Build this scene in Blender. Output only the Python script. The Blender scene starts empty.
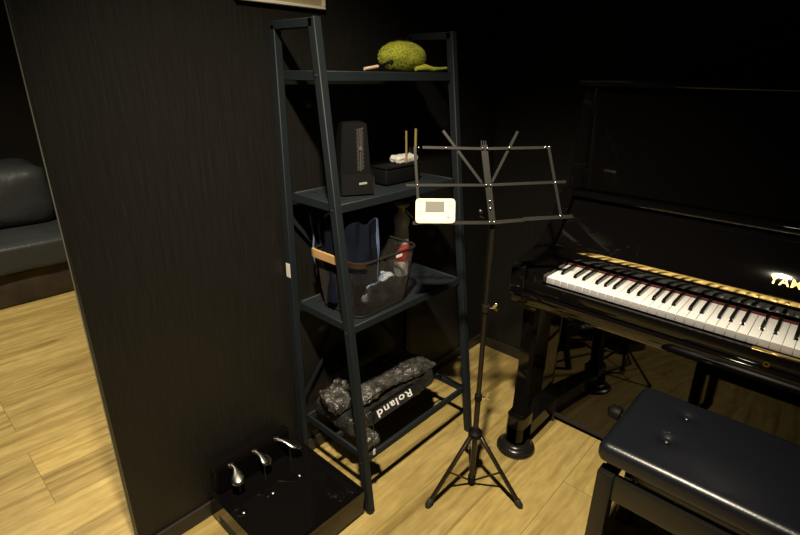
import bpy, bmesh, math, random
from math import sin, cos, pi, radians, sqrt, exp
from mathutils import Vector, Matrix, noise

S = bpy.context.scene
C = S.collection
random.seed(7)

# ------------------------------------------------------------------ camera
yaw, pitch, roll, fpx = .737, .372, .014, 499.6
fw = Vector((-sin(yaw)*cos(pitch), cos(yaw)*cos(pitch), -sin(pitch)))
rt = Vector((cos(yaw), sin(yaw), 0)); up = rt.cross(fw)
R2 = rt*cos(roll) + up*sin(roll); U2 = -rt*sin(roll) + up*cos(roll)
cd = bpy.data.cameras.new('camera'); cam = bpy.data.objects.new('camera', cd); C.objects.link(cam)
m = Matrix((R2, U2, -fw)).transposed().to_4x4(); m.translation = (1.276, -2.051, 1.355)
cam.matrix_world = m
cd.sensor_width = 36; cd.lens = fpx*36/800; cd.clip_start = .02
S.camera = cam

# ------------------------------------------------------------------ world, lamps, exposure
w = bpy.data.worlds.new('world'); S.world = w; w.use_nodes = True
w.node_tree.nodes['Background'].inputs[0].default_value = (.8, .85, 1, 1)
w.node_tree.nodes['Background'].inputs[1].default_value = .004
S.view_settings.view_transform = 'Standard'; S.view_settings.look = 'None'
S.view_settings.gamma = 1; S.view_settings.exposure = 0.0; S.view_settings.use_curve_mapping = False

def spot(name, loc, target, watts, angle, blend, radius, col):
    l = bpy.data.lights.new(name, 'SPOT'); l.energy = watts; l.spot_size = radians(angle); l.spot_blend = blend
    l.shadow_soft_size = radius; l.color = col
    o = bpy.data.objects.new(name, l); C.objects.link(o); o.location = loc
    o.rotation_euler = (Vector(target)-Vector(loc)).to_track_quat('-Z', 'Y').to_euler()
    return o
LAMP = (1.04, -1.90, 2.50); LAMP2 = (-1.35, -2.1, 2.50)
spot('ceiling_spot', (LAMP[0], LAMP[1], LAMP[2]-.01), (.38, -.98, .2), 425, 70, 1.0, .052, (1.0, .87, .64))
spot('ceiling_spot', (LAMP2[0], LAMP2[1], LAMP2[2]-.01), (-1.35, -1.55, 0), 335, 120, 1.0, .04, (1.0, .87, .64))

# ------------------------------------------------------------------ helpers
def bx(bm, c, s, rot=None, bev=0, seg=2):
    g = bmesh.ops.create_cube(bm, size=1)
    vs = g['verts']
    for v in vs: v.co = Vector((v.co.x*s[0], v.co.y*s[1], v.co.z*s[2]))
    if bev > 0:
        es = list({e for v in vs for e in v.link_edges})
        r = bmesh.ops.bevel(bm, geom=es, offset=bev, segments=seg, affect='EDGES', profile=.5)
        seen = set(); st = [r['verts'][0]] if r['verts'] else list(vs)
        while st:
            v = st.pop()
            if v in seen: continue
            seen.add(v)
            for e in v.link_edges: st.append(e.other_vert(v))
        vs = list(seen)
    M = Matrix.Translation(c)
    if rot is not None: M = M @ (rot.to_4x4() if len(rot) != 4 else rot)
    for v in vs: v.co = M @ v.co
    return vs
def box2(bm, a, b, bev=0, seg=2):
    a, b = Vector(a), Vector(b)
    return bx(bm, (a+b)/2, [abs(b[i]-a[i]) for i in range(3)], None, bev, seg)
def frame_of(d, ref=Vector((0, 0, 1))):
    d = d.normalized()
    if abs(d.dot(ref)) > .99: ref = Vector((1, 0, 0))
    s = ref.cross(d).normalized(); t = d.cross(s)
    return s, t, d
def tube(bm, pts, r, n=12, cap=True):
    pts = [Vector(p) for p in pts]; rs = r if isinstance(r, (list, tuple)) else [r]*len(pts)
    rings = []; s = None
    for i, p in enumerate(pts):
        d = (pts[min(i+1, len(pts)-1)]-pts[max(i-1, 0)])
        if s is None: s, t, d = frame_of(d)
        else:
            d.normalize(); s = (s-d*s.dot(d)).normalized(); t = d.cross(s)
        rings.append([bm.verts.new(p+(s*cos(2*pi*k/n)+t*sin(2*pi*k/n))*rs[i]) for k in range(n)])
    for a, b in zip(rings, rings[1:]):
        for k in range(n): bm.faces.new((a[k], a[(k+1) % n], b[(k+1) % n], b[k]))
    if cap: bm.faces.new(rings[0][::-1]); bm.faces.new(rings[-1])
def bar(bm, a, b, wd, th, nrm, bev=0):
    # flat bar from a to b; wd across, th along nrm
    a, b = Vector(a), Vector(b); d = (b-a); L = d.length; d.normalize()
    n = Vector(nrm); n = (n-d*n.dot(d)).normalized(); s = d.cross(n)
    bx(bm, (a+b)/2, (L, wd, th), Matrix((d, s, n)).transposed(), bev, 1)
def lathe(bm, c, prof, n=32, axis=None):
    M = Matrix.Translation(c)
    if axis is not None: M = M @ Vector(axis).to_track_quat('Z', 'Y').to_matrix().to_4x4()
    rings = []
    for r, z in prof:
        rings.append([bm.verts.new(M @ Vector((max(r, 1e-5)*cos(2*pi*k/n), max(r, 1e-5)*sin(2*pi*k/n), z))) for k in range(n)])
    for a, b in zip(rings, rings[1:]):
        for k in range(n): bm.faces.new((a[k], a[(k+1) % n], b[(k+1) % n], b[k]))
    bm.faces.new(rings[0][::-1]); bm.faces.new(rings[-1])
def prism(bm, poly, a, b, axis='x', bev=0):
    # poly of 2D points extruded along axis between a and b
    def P(t, q):
        return {'x': (t, q[0], q[1]), 'y': (q[0], t, q[1]), 'z': (q[0], q[1], t)}[axis]
    va = [bm.verts.new(P(a, q)) for q in poly]; vb = [bm.verts.new(P(b, q)) for q in poly]
    fs = [bm.faces.new(va[::-1]), bm.faces.new(vb)]
    for i in range(len(poly)):
        j = (i+1) % len(poly); fs.append(bm.faces.new((va[i], va[j], vb[j], vb[i])))
    bmesh.ops.recalc_face_normals(bm, faces=fs)
    if bev: bmesh.ops.bevel(bm, geom=list({e for f in fs for e in f.edges}), offset=bev, segments=2, affect='EDGES')
def obj(name, bm, mat, parent=None, smooth=True, label=None):
    bmesh.ops.recalc_face_normals(bm, faces=bm.faces)
    me = bpy.data.meshes.new(name); bm.to_mesh(me); bm.free()
    if smooth:
        me.polygons.foreach_set('use_smooth', [True]*len(me.polygons))
        me.set_sharp_from_angle(angle=radians(38))
    for mm in (mat if isinstance(mat, (list, tuple)) else [mat]): me.materials.append(mm)
    o = bpy.data.objects.new(name, me); C.objects.link(o)
    if parent is not None:
        o.parent = parent
        root = parent
        off = Vector(root.location)
        while root.parent: root = root.parent; off += Vector(root.location)
        me.transform(Matrix.Translation(-off))
    if label: o['label'] = label
    return o
def N(): return bmesh.new()
def thing(name, label, cat, loc=(0, 0, 0), group=None):
    o = bpy.data.objects.new(name, None); C.objects.link(o); o.location = loc; o.empty_display_size = .05
    tag(o, label, cat, group); return o
def tag(o, label, cat, group=None):
    o['label'] = label; o['category'] = cat
    if group: o['group'] = group
    return o
def struct(name, bm, mat, label=None, smooth=False):
    o = obj(name, bm, mat, None, smooth); o['kind'] = 'structure'
    if label: o['label'] = label
    return o
def text_bm(s, size, depth, xdir, nrm, center, align='CENTER', spacing=1.0, sx=1.0):
    cu = bpy.data.curves.new('t', 'FONT'); cu.body = s; cu.size = size; cu.extrude = depth
    cu.align_x = align; cu.align_y = 'CENTER'; cu.space_character = spacing; cu.offset = size*.012
    to = bpy.data.objects.new('t', cu); C.objects.link(to)
    me = bpy.data.meshes.new_from_object(to.evaluated_get(bpy.context.evaluated_depsgraph_get()))
    bpy.data.objects.remove(to)
    x = Vector(xdir).normalized(); n = Vector(nrm); n = (n-x*n.dot(x)).normalized(); y = n.cross(x)
    M = Matrix.Translation(center) @ Matrix((x*sx, y, n)).transposed().to_4x4()
    me.transform(M); bm = bmesh.new(); bm.from_mesh(me); bpy.data.meshes.remove(me); return bm

# ------------------------------------------------------------------ materials
def mat(name, col=(.5, .5, .5), rough=.5, metal=0, spec=.5, coat=0, bump=None, var=None, sheen=0):
    m = bpy.data.materials.new(name); m.use_nodes = True; nt = m.node_tree; b = nt.nodes['Principled BSDF']
    b.inputs['Base Color'].default_value = (*col, 1); b.inputs['Roughness'].default_value = rough
    b.inputs['Metallic'].default_value = metal; b.inputs['Specular IOR Level'].default_value = spec
    b.inputs['Coat Weight'].default_value = coat; b.inputs['Sheen Weight'].default_value = sheen
    tc = nt.nodes.new('ShaderNodeTexCoord')
    if var:   # (scale, colour2)
        nz = nt.nodes.new('ShaderNodeTexNoise'); nz.inputs['Scale'].default_value = var[0]; nz.inputs['Detail'].default_value = 5
        nt.links.new(tc.outputs['Object'], nz.inputs['Vector'])
        r = nt.nodes.new('ShaderNodeValToRGB'); r.color_ramp.elements[0].color = (*col, 1); r.color_ramp.elements[1].color = (*var[1], 1)
        r.color_ramp.elements[0].position = .35; r.color_ramp.elements[1].position = .68
        nt.links.new(nz.outputs[0], r.inputs[0]); nt.links.new(r.outputs[0], b.inputs['Base Color'])
    if bump:  # (scale, strength, distance)
        nz = nt.nodes.new('ShaderNodeTexNoise'); nz.inputs['Scale'].default_value = bump[0]; nz.inputs['Detail'].default_value = 4
        nt.links.new(tc.outputs['Object'], nz.inputs['Vector'])
        bp = nt.nodes.new('ShaderNodeBump'); bp.inputs['Strength'].default_value = bump[1]; bp.inputs['Distance'].default_value = bump[2]
        nt.links.new(nz.outputs[0], bp.inputs['Height']); nt.links.new(bp.outputs[0], b.inputs['Normal'])
    return m
def emis(name, col, s):
    m = mat(name, col); b = m.node_tree.nodes['Principled BSDF']
    b.inputs['Emission Color'].default_value = (*col, 1); b.inputs['Emission Strength'].default_value = s; return m

def wallpaper():
    m = mat('dark_wallpaper', (.03, .025, .02), .46, spec=.38); nt = m.node_tree; b = nt.nodes['Principled BSDF']
    g = nt.nodes.new('ShaderNodeNewGeometry')
    mp = nt.nodes.new('ShaderNodeMapping'); mp.inputs['Scale'].default_value = (420, 420, 12)
    nz = nt.nodes.new('ShaderNodeTexNoise'); nz.inputs['Scale'].default_value = 1; nz.inputs['Detail'].default_value = 3
    nt.links.new(g.outputs['Position'], mp.inputs[0]); nt.links.new(mp.outputs[0], nz.inputs['Vector'])
    mp2 = nt.nodes.new('ShaderNodeMapping'); mp2.inputs['Scale'].default_value = (200, 200, 5)
    n2 = nt.nodes.new('ShaderNodeTexNoise'); n2.inputs['Scale'].default_value = 1; n2.inputs['Detail'].default_value = 4
    nt.links.new(g.outputs['Position'], mp2.inputs[0]); nt.links.new(mp2.outputs[0], n2.inputs['Vector'])
    mx = nt.nodes.new('ShaderNodeMath'); mx.operation = 'MULTIPLY'
    nt.links.new(nz.outputs[0], mx.inputs[0]); nt.links.new(n2.outputs[0], mx.inputs[1])
    r = nt.nodes.new('ShaderNodeValToRGB'); e = r.color_ramp.elements
    e[0].position = .14; e[0].color = (.0062, .0057, .0048, 1); e[1].position = .42; e[1].color = (.0120, .0109, .0092, 1)
    nt.links.new(mx.outputs[0], r.inputs[0]); nt.links.new(r.outputs[0], b.inputs['Base Color'])
    bp = nt.nodes.new('ShaderNodeBump'); bp.inputs['Strength'].default_value = .6; bp.inputs['Distance'].default_value = .0012
    nt.links.new(mx.outputs[0], bp.inputs['Height']); nt.links.new(bp.outputs[0], b.inputs['Normal'])
    return m
def floorwood():
    m = mat('oak_planks', (.5, .35, .17), .42, spec=.35); nt = m.node_tree; b = nt.nodes['Principled BSDF']; L = nt.links.new
    g = nt.nodes.new('ShaderNodeNewGeometry'); sp = nt.nodes.new('ShaderNodeSeparateXYZ'); L(g.outputs['Position'], sp.inputs[0])
    ax = nt.nodes.new('ShaderNodeMath'); ax.operation = 'ADD'; ax.inputs[1].default_value = -.783+.1715*40; L(sp.outputs[0], ax.inputs[0])
    ay = nt.nodes.new('ShaderNodeMath'); ay.operation = 'ADD'; ay.inputs[1].default_value = .621+12.6; L(sp.outputs[1], ay.inputs[0])
    cb = nt.nodes.new('ShaderNodeCombineXYZ'); L(ay.outputs[0], cb.inputs[0]); L(ax.outputs[0], cb.inputs[1])
    br = nt.nodes.new('ShaderNodeTexBrick'); L(cb.outputs[0], br.inputs['Vector'])
    br.inputs['Scale'].default_value = 1; br.inputs['Brick Width'].default_value = 1.26; br.inputs['Row Height'].default_value = .1715
    br.inputs['Mortar Size'].default_value = .0012; br.inputs['Mortar Smooth'].default_value = .3; br.inputs['Bias'].default_value = 0
    br.offset = .37; br.offset_frequency = 3; br.squash = 1
    br.inputs['Color1'].default_value = (0, 0, 0, 1); br.inputs['Color2'].default_value = (1, 1, 1, 1); br.inputs['Mortar'].default_value = (.5, .5, .5, 1)
    # grain, shifted per plank
    wv = nt.nodes.new('ShaderNodeMapping'); wv.inputs['Scale'].default_value = (1.2, 17, 1)
    off = nt.nodes.new('ShaderNodeVectorMath'); off.operation = 'MULTIPLY_ADD'; off.inputs[1].default_value = (7.3, 3.1, 5.7)
    L(br.outputs['Color'], off.inputs[0]); L(cb.outputs[0], off.inputs[2]); L(off.outputs[0], wv.inputs[0])
    nz = nt.nodes.new('ShaderNodeTexNoise'); nz.inputs['Scale'].default_value = 1.0; nz.inputs['Detail'].default_value = 7; nz.inputs['Roughness'].default_value = .62; nz.inputs['Distortion'].default_value = 1.0
    L(wv.outputs[0], nz.inputs['Vector'])
    r = nt.nodes.new('ShaderNodeValToRGB'); e = r.color_ramp.elements
    e[0].position = .30; e[0].color = (.205, .137, .041, 1); e[1].position = .66; e[1].color = (.485, .365, .140, 1)
    k = e.new(.48); k.color = (.385, .280, .094, 1)
    L(nz.outputs[0], r.inputs[0])
    # wide tone changes inside boards (saw marks and dark streaks)
    w2 = nt.nodes.new('ShaderNodeMapping'); w2.inputs['Scale'].default_value = (14, 55, 1); L(off.outputs[0], w2.inputs[0])
    n2 = nt.nodes.new('ShaderNodeTexNoise'); n2.inputs['Scale'].default_value = 1; n2.inputs['Detail'].default_value = 3; L(w2.outputs[0], n2.inputs['Vector'])
    m2 = nt.nodes.new('ShaderNodeMapRange'); m2.inputs['From Min'].default_value = .3; m2.inputs['From Max'].default_value = .7
    m2.inputs['To Min'].default_value = .84; m2.inputs['To Max'].default_value = 1.12; L(n2.outputs[0], m2.inputs[0])
    pv = nt.nodes.new('ShaderNodeMapRange'); pv.inputs['To Min'].default_value = .80; pv.inputs['To Max'].default_value = 1.12; L(br.outputs['Color'], pv.inputs[0])
    mu = nt.nodes.new('ShaderNodeMath'); mu.operation = 'MULTIPLY'; L(m2.outputs[0], mu.inputs[0]); L(pv.outputs[0], mu.inputs[1])
    gap = nt.nodes.new('ShaderNodeMapRange'); gap.inputs['To Min'].default_value = 1; gap.inputs['To Max'].default_value = .45; L(br.outputs['Fac'], gap.inputs[0])
    mu2 = nt.nodes.new('ShaderNodeMath'); mu2.operation = 'MULTIPLY'; L(mu.outputs[0], mu2.inputs[0]); L(gap.outputs[0], mu2.inputs[1])
    vm = nt.nodes.new('ShaderNodeVectorMath'); vm.operation = 'SCALE'; L(r.outputs[0], vm.inputs[0]); L(mu2.outputs[0], vm.inputs['Scale'])
    L(vm.outputs[0], b.inputs['Base Color'])
    bp = nt.nodes.new('ShaderNodeBump'); bp.inputs['Strength'].default_value = .25; bp.inputs['Distance'].default_value = .0008
    L(n2.outputs[0], bp.inputs['Height']); L(bp.outputs[0], b.inputs['Normal'])
    return m
M_wall = wallpaper(); M_floor = floorwood()
M_base = mat('dark_baseboard', (.02, .016, .013), .5, bump=(60, .1, .001))
M_ceil = mat('dark_ceiling', (.02, .019, .018), .9, bump=(80, .2, .002))
M_edge = mat('pale_edge_trim', (.20, .21, .17), .35, metal=.3, bump=(90, .05, .001))
M_steel = mat('slate_painted_steel', (.0078, .0112, .0142), .6, spec=.28, bump=(260, .12, .0006), var=(6, (.009, .013, .0165)))
M_gloss = mat('black_piano_lacquer', (.0035, .003, .003), .045, spec=.55, bump=(4, .012, .002))
M_satin = mat('black_satin_lacquer', (.010, .0095, .009), .28, spec=.5, bump=(40, .05, .0005))
M_ivory = mat('white_key_plastic', (.90, .90, .90), .22, spec=.5, bump=(50, .02, .0003))
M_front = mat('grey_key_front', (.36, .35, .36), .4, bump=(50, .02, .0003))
M_ebony = mat('black_key_plastic', (.006, .006, .007), .16, spec=.6, bump=(60, .03, .0003))
M_brass = mat('polished_brass', (.80, .58, .20), .16, metal=1, bump=(120, .08, .0004))
M_gold = mat('gold_leaf_letter', (.85, .62, .22), .35, metal=.6, bump=(120, .05, .0003))
M_felt = mat('red_felt', (.07, .010, .009), .95, bump=(400, .3, .001))
M_leather = mat('black_leatherette', (.008, .009, .013), .30, spec=.5, bump=(220, .22, .0012))
M_chrome = mat('chrome', (.62, .60, .56), .2, metal=1, bump=(90, .03, .0003))
M_stand = mat('black_stand_tube', (.022, .017, .012), .32, metal=.4, bump=(120, .05, .0003))
M_deskbar = mat('dark_grey_desk_bar', (.024, .022, .020), .42, metal=.25, bump=(150, .06, .0003))
M_rivet = mat('steel_rivet', (.75, .75, .72), .25, metal=.9, bump=(90, .03, .0003))
M_rubber = mat('black_rubber', (.012, .012, .012), .7, bump=(160, .15, .0006))
M_cream = mat('cream_plastic', (.86, .80, .60), .4, bump=(160, .04, .0004))
M_lcd = mat('grey_lcd', (.22, .22, .20), .25, bump=(60, .02, .0003))
M_btn = mat('grey_print', (.38, .36, .26), .5, bump=(90, .05, .0003))
M_gold_btn = mat('dull_gold_button', (.50, .45, .22), .45, bump=(90, .05, .0003))
M_wire = mat('black_wire_mesh', (.020, .016, .013), .5, metal=.3, bump=(120, .05, .0003))
M_bamboo = mat('bamboo_handle', (.46, .28, .12), .45, bump=(70, .15, .001), var=(30, (.37, .22, .09)))
M_bamboo_shade = mat('shaded_bamboo_handle', (.028, .014, .008), .5, spec=.3, bump=(70, .15, .001), var=(30, (.022, .011, .006)))  # bamboo round the basket corner, its shadow put into the dark colour
M_navy = mat('navy_fabric', (.002, .003, .008), .85, spec=.12, bump=(160, .5, .002), var=(14, (.004, .006, .015)))
M_hem = mat('light_blue_hem', (.09, .14, .26), .85, spec=.2, bump=(160, .4, .002), var=(30, (.08, .12, .22)))
M_bluewhite = mat('blue_white_cloth', (.06, .11, .26), .85, bump=(90, .5, .003), var=(26, (.80, .82, .88)))
M_nylon = mat('black_nylon', (.010, .0095, .009), .38, spec=.6, bump=(60, .5, .004), var=(20, (.030, .028, .026)))
M_nylong = mat('grey_crinkled_nylon', (.020, .019, .017), .34, spec=.8, bump=(75, 1.0, .008), var=(34, (.085, .080, .072)))
M_print = mat('white_print', (.75, .74, .76), .6, bump=(90, .05, .0003))
M_bottle = mat('white_bottle_plastic', (.80, .78, .74), .3, bump=(60, .03, .0004))
M_bcap = mat('straw_trigger_plastic', (.50, .42, .22), .4, bump=(60, .05, .0004))
M_red = mat('red_label', (.55, .05, .04), .5, bump=(60, .03, .0003))
M_fuzz = mat('yellow_green_fleece', (.29, .30, .022), .95, bump=(120, .6, .003), var=(18, (.22, .24, .022)))
M_stick = mat('pink_wooden_stick', (.52, .36, .26), .5, bump=(60, .1, .0006))
M_blackpl = mat('black_matte_plastic', (.004, .004, .0045), .55, spec=.14, bump=(160, .12, .0005))
M_blackpl2 = mat('charcoal_plastic', (.005, .0045, .005), .6, spec=.12, bump=(160, .12, .0005))
M_scale = mat('grey_scale_print', (.075, .07, .065), .5, bump=(160, .1, .0004))
M_silver = mat('silver_plate', (.42, .40, .38), .35, metal=.3, bump=(160, .05, .0003))
M_pencil = mat('yellow_brown_pencil', (.20, .15, .05), .5, bump=(60, .08, .0004))
M_crumple = mat('crumpled_white_paper', (.42, .40, .38), .7, bump=(70, .5, .003))
M_sticker = mat('white_sticker', (.66, .62, .60), .6, bump=(90, .05, .0003))
M_pic = mat('tan_print', (.36, .27, .16), .6, bump=(60, .05, .0004), var=(9, (.28, .23, .12)))
M_picframe = mat('pale_wood_frame', (.62, .58, .48), .5, bump=(90, .1, .0005))
M_sofa = mat('grey_leatherette', (.031, .035, .037), .45, bump=(26, .45, .006), var=(5, (.024, .027, .029)))
M_sofab = mat('brown_sofa_base', (.025, .018, .012), .6, bump=(60, .2, .001), var=(8, (.055, .040, .025)))
M_lamp = emis('lamp_glow', (1.0, .86, .66), 12)

# ------------------------------------------------------------------ room
X0, X1, Y0, H = -3.3, 2.9, -4.2, 2.6
b = N(); box2(b, (X0, Y0, -.1), (X1, .1, 0)); struct('floor', b, M_floor)
b = N(); box2(b, (X0, Y0, H), (X1, .1, H+.1)); struct('ceiling', b, M_ceil)
WE, WT = -1.765, .028
b = N(); box2(b, (-WT, WE, 0), (0, 0, H)); struct('wall_left', b, M_wall, 'dark brown ribbed wall behind the shelf')
b = N(); box2(b, (X0, 0, 0), (X1, .1, H)); struct('wall_back', b, M_wall, 'dark wall behind the piano')
b = N(); box2(b, (X1, Y0, 0), (X1+.1, .1, H)); struct('wall_right', b, M_wall)
b = N(); box2(b, (X0, Y0-.1, 0), (X1, Y0, H)); struct('wall_front', b, M_wall)
b = N(); box2(b, (X0-.1, Y0, 0), (X0, .1, H)); struct('wall_far', b, M_wall, 'dark wall behind the sofa')
b = N(); box2(b, (0, WE, 0), (.009, 0, .055), .002); struct('baseboard_left', b, M_base)
b = N(); box2(b, (.009, -.009, 0), (X1, 0, .055), .002); struct('baseboard_back', b, M_base)
b = N(); box2(b, (-WT-.003, WE-.002, 0), (-WT+.0005, WE+.002, H)); struct('trim_1', b, M_edge, 'thin pale edge strip at the end of the wall')

for k, L in enumerate((LAMP, LAMP2)):
    t = thing('ceiling_downlight', ('round ceiling downlight above the piano bench', 'round ceiling downlight above the open floor by the sofa')[k], 'lamp', (L[0], L[1], H))
    b = N(); lathe(b, (L[0], L[1], H-.001), [(.035, -.06), (.05, -.06), (.055, 0), (.03, 0), (.03, -.055)]); obj('housing', b, M_blackpl, t)
    b = N(); lathe(b, (L[0], L[1], H-.05), [(.001, -.004), (.029, -.004), (.029, 0), (.001, 0)]); obj('lamp_glass', b, M_lamp, t)

# ------------------------------------------------------------------ sofa (beyond the wall)
def crumple(bm, amp, freq, seed=0, amp2=None):
    bm.normal_update()
    for v in bm.verts:
        p = v.co*freq+Vector((seed, seed*1.7, -seed))
        d = (1-abs(noise.noise(p))*2)*amp*.6 + noise.noise(p*2.3)*amp*.4
        if amp2: d += (1-2*abs(noise.noise(p*4.1)))*amp2
        v.co += v.normal*d
def softbox(bm, a, b_, r, div, amp, freq, seed):
    a, b_ = Vector(a), Vector(b_); c = (a+b_)/2; s = (b_-a)
    g = bmesh.ops.create_cube(bm, size=1)
    bmesh.ops.subdivide_edges(bm, edges=bm.edges[:], cuts=div, use_grid_fill=True)
    for v in bm.verts:
        q = Vector([v.co[i]*s[i] for i in range(3)])
        inner = Vector([max(-s[i]/2+r, min(s[i]/2-r, q[i])) for i in range(3)])
        d = q-inner
        if d.length > 1e-9: q = inner+d.normalized()*min(r, d.length if d.length < r else r)
        v.co = c+q
    crumple(bm, amp, freq, seed)
t = thing('sofa', 'low grey leatherette sofa seen past the wall end, on brown base', 'sofa', (-2.7, -2.2, 0))
b = N(); box2(b, (-3.15, -3.3, 0), (-2.29, -1.0, .205), .01); obj('base', b, M_sofab, t)
b = N(); softbox(b, (-3.15, -3.3, .205), (-2.26, -1.0, .375), .03, 24, .006, 5, 3); obj('seat', b, M_sofa, t)
b = N(); softbox(b, (-3.15, -2.3, .37), (-2.66, -1.17, .757), .10, 24, .016, 6, 9); obj('back_cushion', b, M_sofa, t)
b = N(); softbox(b, (-3.15, -3.28, .37), (-2.66, -2.32, .757), .10, 24, .016, 6, 5); obj('back_cushion', b, M_sofa, t)

# ------------------------------------------------------------------ framed notice on wall
t = thing('picture_frame', 'pale framed tan notice hung on the wall above the shelf', 'picture', (0, -1.142, 1.52))
b = N()
for a, c in (((.0005, -1.288, 1.522), (.014, -.997, 1.530)), ((.0005, -1.288, 1.722), (.014, -.997, 1.730)), ((.0005, -1.288, 1.53), (.014, -1.280, 1.722)), ((.0005, -1.005, 1.53), (.014, -.997, 1.722))):
    box2(b, a, c, .0015, 1)
obj('frame', b, M_picframe, t)
b = N(); box2(b, (.001, -1.280, 1.530), (.006, -1.005, 1.722)); obj('print', b, M_pic, t)

# ------------------------------------------------------------------ ladder shelf
ya, yb, XF, XT, SH, XB = -1.186, -.628, .384, .205, 1.48, .02
def xf(z): return XF+(XT-XF)*z/SH
t = thing('ladder_shelf', 'slate grey metal ladder shelf with four shelves against the dark wall', 'shelf', (.2, -.907, 0))
pw = .024
for y in (ya, yb):
    s = 1 if y == ya else -1
    b = N(); bar(b, (XF-.012, y, 0.0), (XT-.012, y, SH), pw, .026, (1, 0, 0), .002); o1 = obj('post', b, M_steel, t)
    b = N(); bar(b, (XB+.004, y, 0.0), (XB+.004, y, SH-.01), pw, .026, (1, 0, 0), .002); obj('post', b, M_steel, t)
    b = N(); bar(b, (XB, y, SH-.012), (XT-.006, y, SH-.012), pw, .022, (0, 0, 1), .002); obj('top_bar', b, M_steel, t)
    b = N(); lathe(b, (XF-.012, y, 0), [(.012, 0), (.015, .001), (.015, .006), (.012, .007)], 16); obj('foot_cap', b, M_rubber, t)
ZS = (.204, .653, 1.014, 1.357)
for i, z in enumerate(ZS):
    x0, x1 = XB+.012, xf(z)-.014
    b = N()
    # tray: front and back rails, side rails
    box2(b, (x1-.008, ya+.012, z-.026), (x1+.004, yb-.012, z), .002, 1)
    box2(b, (x0, ya+.012, z-.026), (x0+.010, yb-.012, z), .002, 1)
    box2(b, (x0, ya+.010, z-.026), (x1, ya+.020, z), .002, 1)
    box2(b, (x0, yb-.020, z-.026), (x1, yb-.010, z), .002, 1)
    fr = obj('shelf_frame', b, M_steel, t)
    if i == 0:
        b = N(); box2(b, (.185, ya+.020, z-.022), (.197, yb-.020, z-.001), .002, 1); obj('middle_rail', b, M_steel, t)
        continue
    # plate with rows of slots
    b = N(); ye = yb-.018
    ys_, ye_ = ya+.018, ye
    xs = [x0+.008, x1-.008]; nsl = 5 if i < 3 else 3
    sx = [x0+.008+(x1-x0-.016)*(k+1)/(nsl+1) for k in range(nsl)]
    cols = []; n = 4
    yslots = []
    L = (ye_-ys_)
    cuts = [0, .055, .125] + [.47, .53] + [.875, .945, 1]
    yy = [ys_+L*c for c in cuts]
    slotcol = {1, 5}
    xx = [xs[0]]
    for q in sx: xx += [q-.0030, q+.0030]
    xx.append(xs[1])
    for a in range(len(yy)-1):
        for c in range(len(xx)-1):
            if a in slotcol and c % 2 == 1: continue
            box2(b, (xx[c], yy[a], z-.006), (xx[c+1], yy[a+1], z-.0025))
    bmesh.ops.remove_doubles(b, verts=b.verts, dist=.00002)
    obj('shelf_plate', b, M_steel, t, smooth=False)
b = N(); bar(b, (XB+.002, ya, .25), (XB+.002, yb, .95), .012, .003, (1, 0, 0)); obj('cross_brace', b, M_steel, t)
b = N(); bar(b, (XB-.003, ya, .95), (XB-.003, yb, .25), .012, .003, (1, 0, 0)); obj('cross_brace', b, M_steel, t)
for y in (ya, yb):
    for z in ZS:
        b = N(); lathe(b, (xf(z)-.012, y+(-.0125 if y == ya else .0125), z-.012), [(.001, -.002), (.004, -.001), (.004, .001), (.001, .002)], 10, (0, 1, 0)); obj('bolt', b, M_rubber, t)
b = N(); box2(b, (XB-.006, ya-.0135, .742), (XB+.013, ya-.012, .788)); obj('price_sticker', b, M_sticker, t, label='white paper sticker on the rear post')

# ------------------------------------------------------------------ top shelf : yellow duster
def fuzzy(bm, c, rad, n, ln, thick):
    for i in range(n):
        u = random.uniform(-1, 1); a = random.uniform(0, 2*pi); q = sqrt(1-u*u)
        d = Vector((q*cos(a), q*sin(a), u))
        if d.z < -.75: continue
        p = Vector((c[0]+d.x*rad[0], c[1]+d.y*rad[1], c[2]+d.z*rad[2]))
        nn = Vector((d.x/rad[0], d.y/rad[1], d.z/rad[2])).normalized()
        e = p+nn*ln*random.uniform(.5, 1.1)+Vector([random.uniform(-1, 1)*ln*.5 for _ in range(3)])
        s = nn.orthogonal().normalized()*thick
        t2 = nn.cross(s)
        v = [bm.verts.new(p+s), bm.verts.new(p-s*.5+t2*.8), bm.verts.new(p-s*.5-t2*.8), bm.verts.new(e)]
        bm.faces.new((v[0], v[1], v[3])); bm.faces.new((v[1], v[2], v[3])); bm.faces.new((v[2], v[0], v[3]))
t = thing('duster', 'yellow-green fluffy duster with a short handle lying on top shelf', 'duster', (.12, -.80, 1.357))
cc = (.125, -.785, 1.357+.043)
b = N(); g = bmesh.ops.create_uvsphere(b, u_segments=36, v_segments=20, radius=1)
for v in b.verts:
    z = v.co.z
    v.co = Vector((cc[0]+v.co.x*.052, cc[1]+v.co.y*(.092)*(1+.1*z), cc[2]+z*.044))
    if v.co.z < 1.3575: v.co.z = 1.3575
    v.co += Vector((0, .012*(1 if z > 0 else 0)*z, 0))
crumple(b, .003, 22, 2)
for v in b.verts: v.co.z = max(v.co.z, 1.3575)
fuzzy(b, cc, (.051, .091, .043), 5200, .0055, .0009)
for v in b.verts: v.co.z = max(v.co.z, 1.3575)
obj('fluffy_head', b, M_fuzz, t)
b = N(); tube(b, [(.160, -.885, 1.382), (.160, -.905, 1.376), (.160, -.93, 1.371)], .004, 8); obj('ferrule', b, M_blackpl, t)
b = N(); tube(b, [(.160, -.93, 1.371), (.160, -.985, 1.3635)], .0045, 8); obj('handle', b, M_stick, t, label='pinkish wooden handle end')
b = N(); lathe(b, (.166, -.880, 1.383), [(.002, -.003), (.0075, -.002), (.0075, .002), (.002, .003)], 14, (1, -.4, .2)); obj('eyelet', b, M_blackpl, t)
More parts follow.
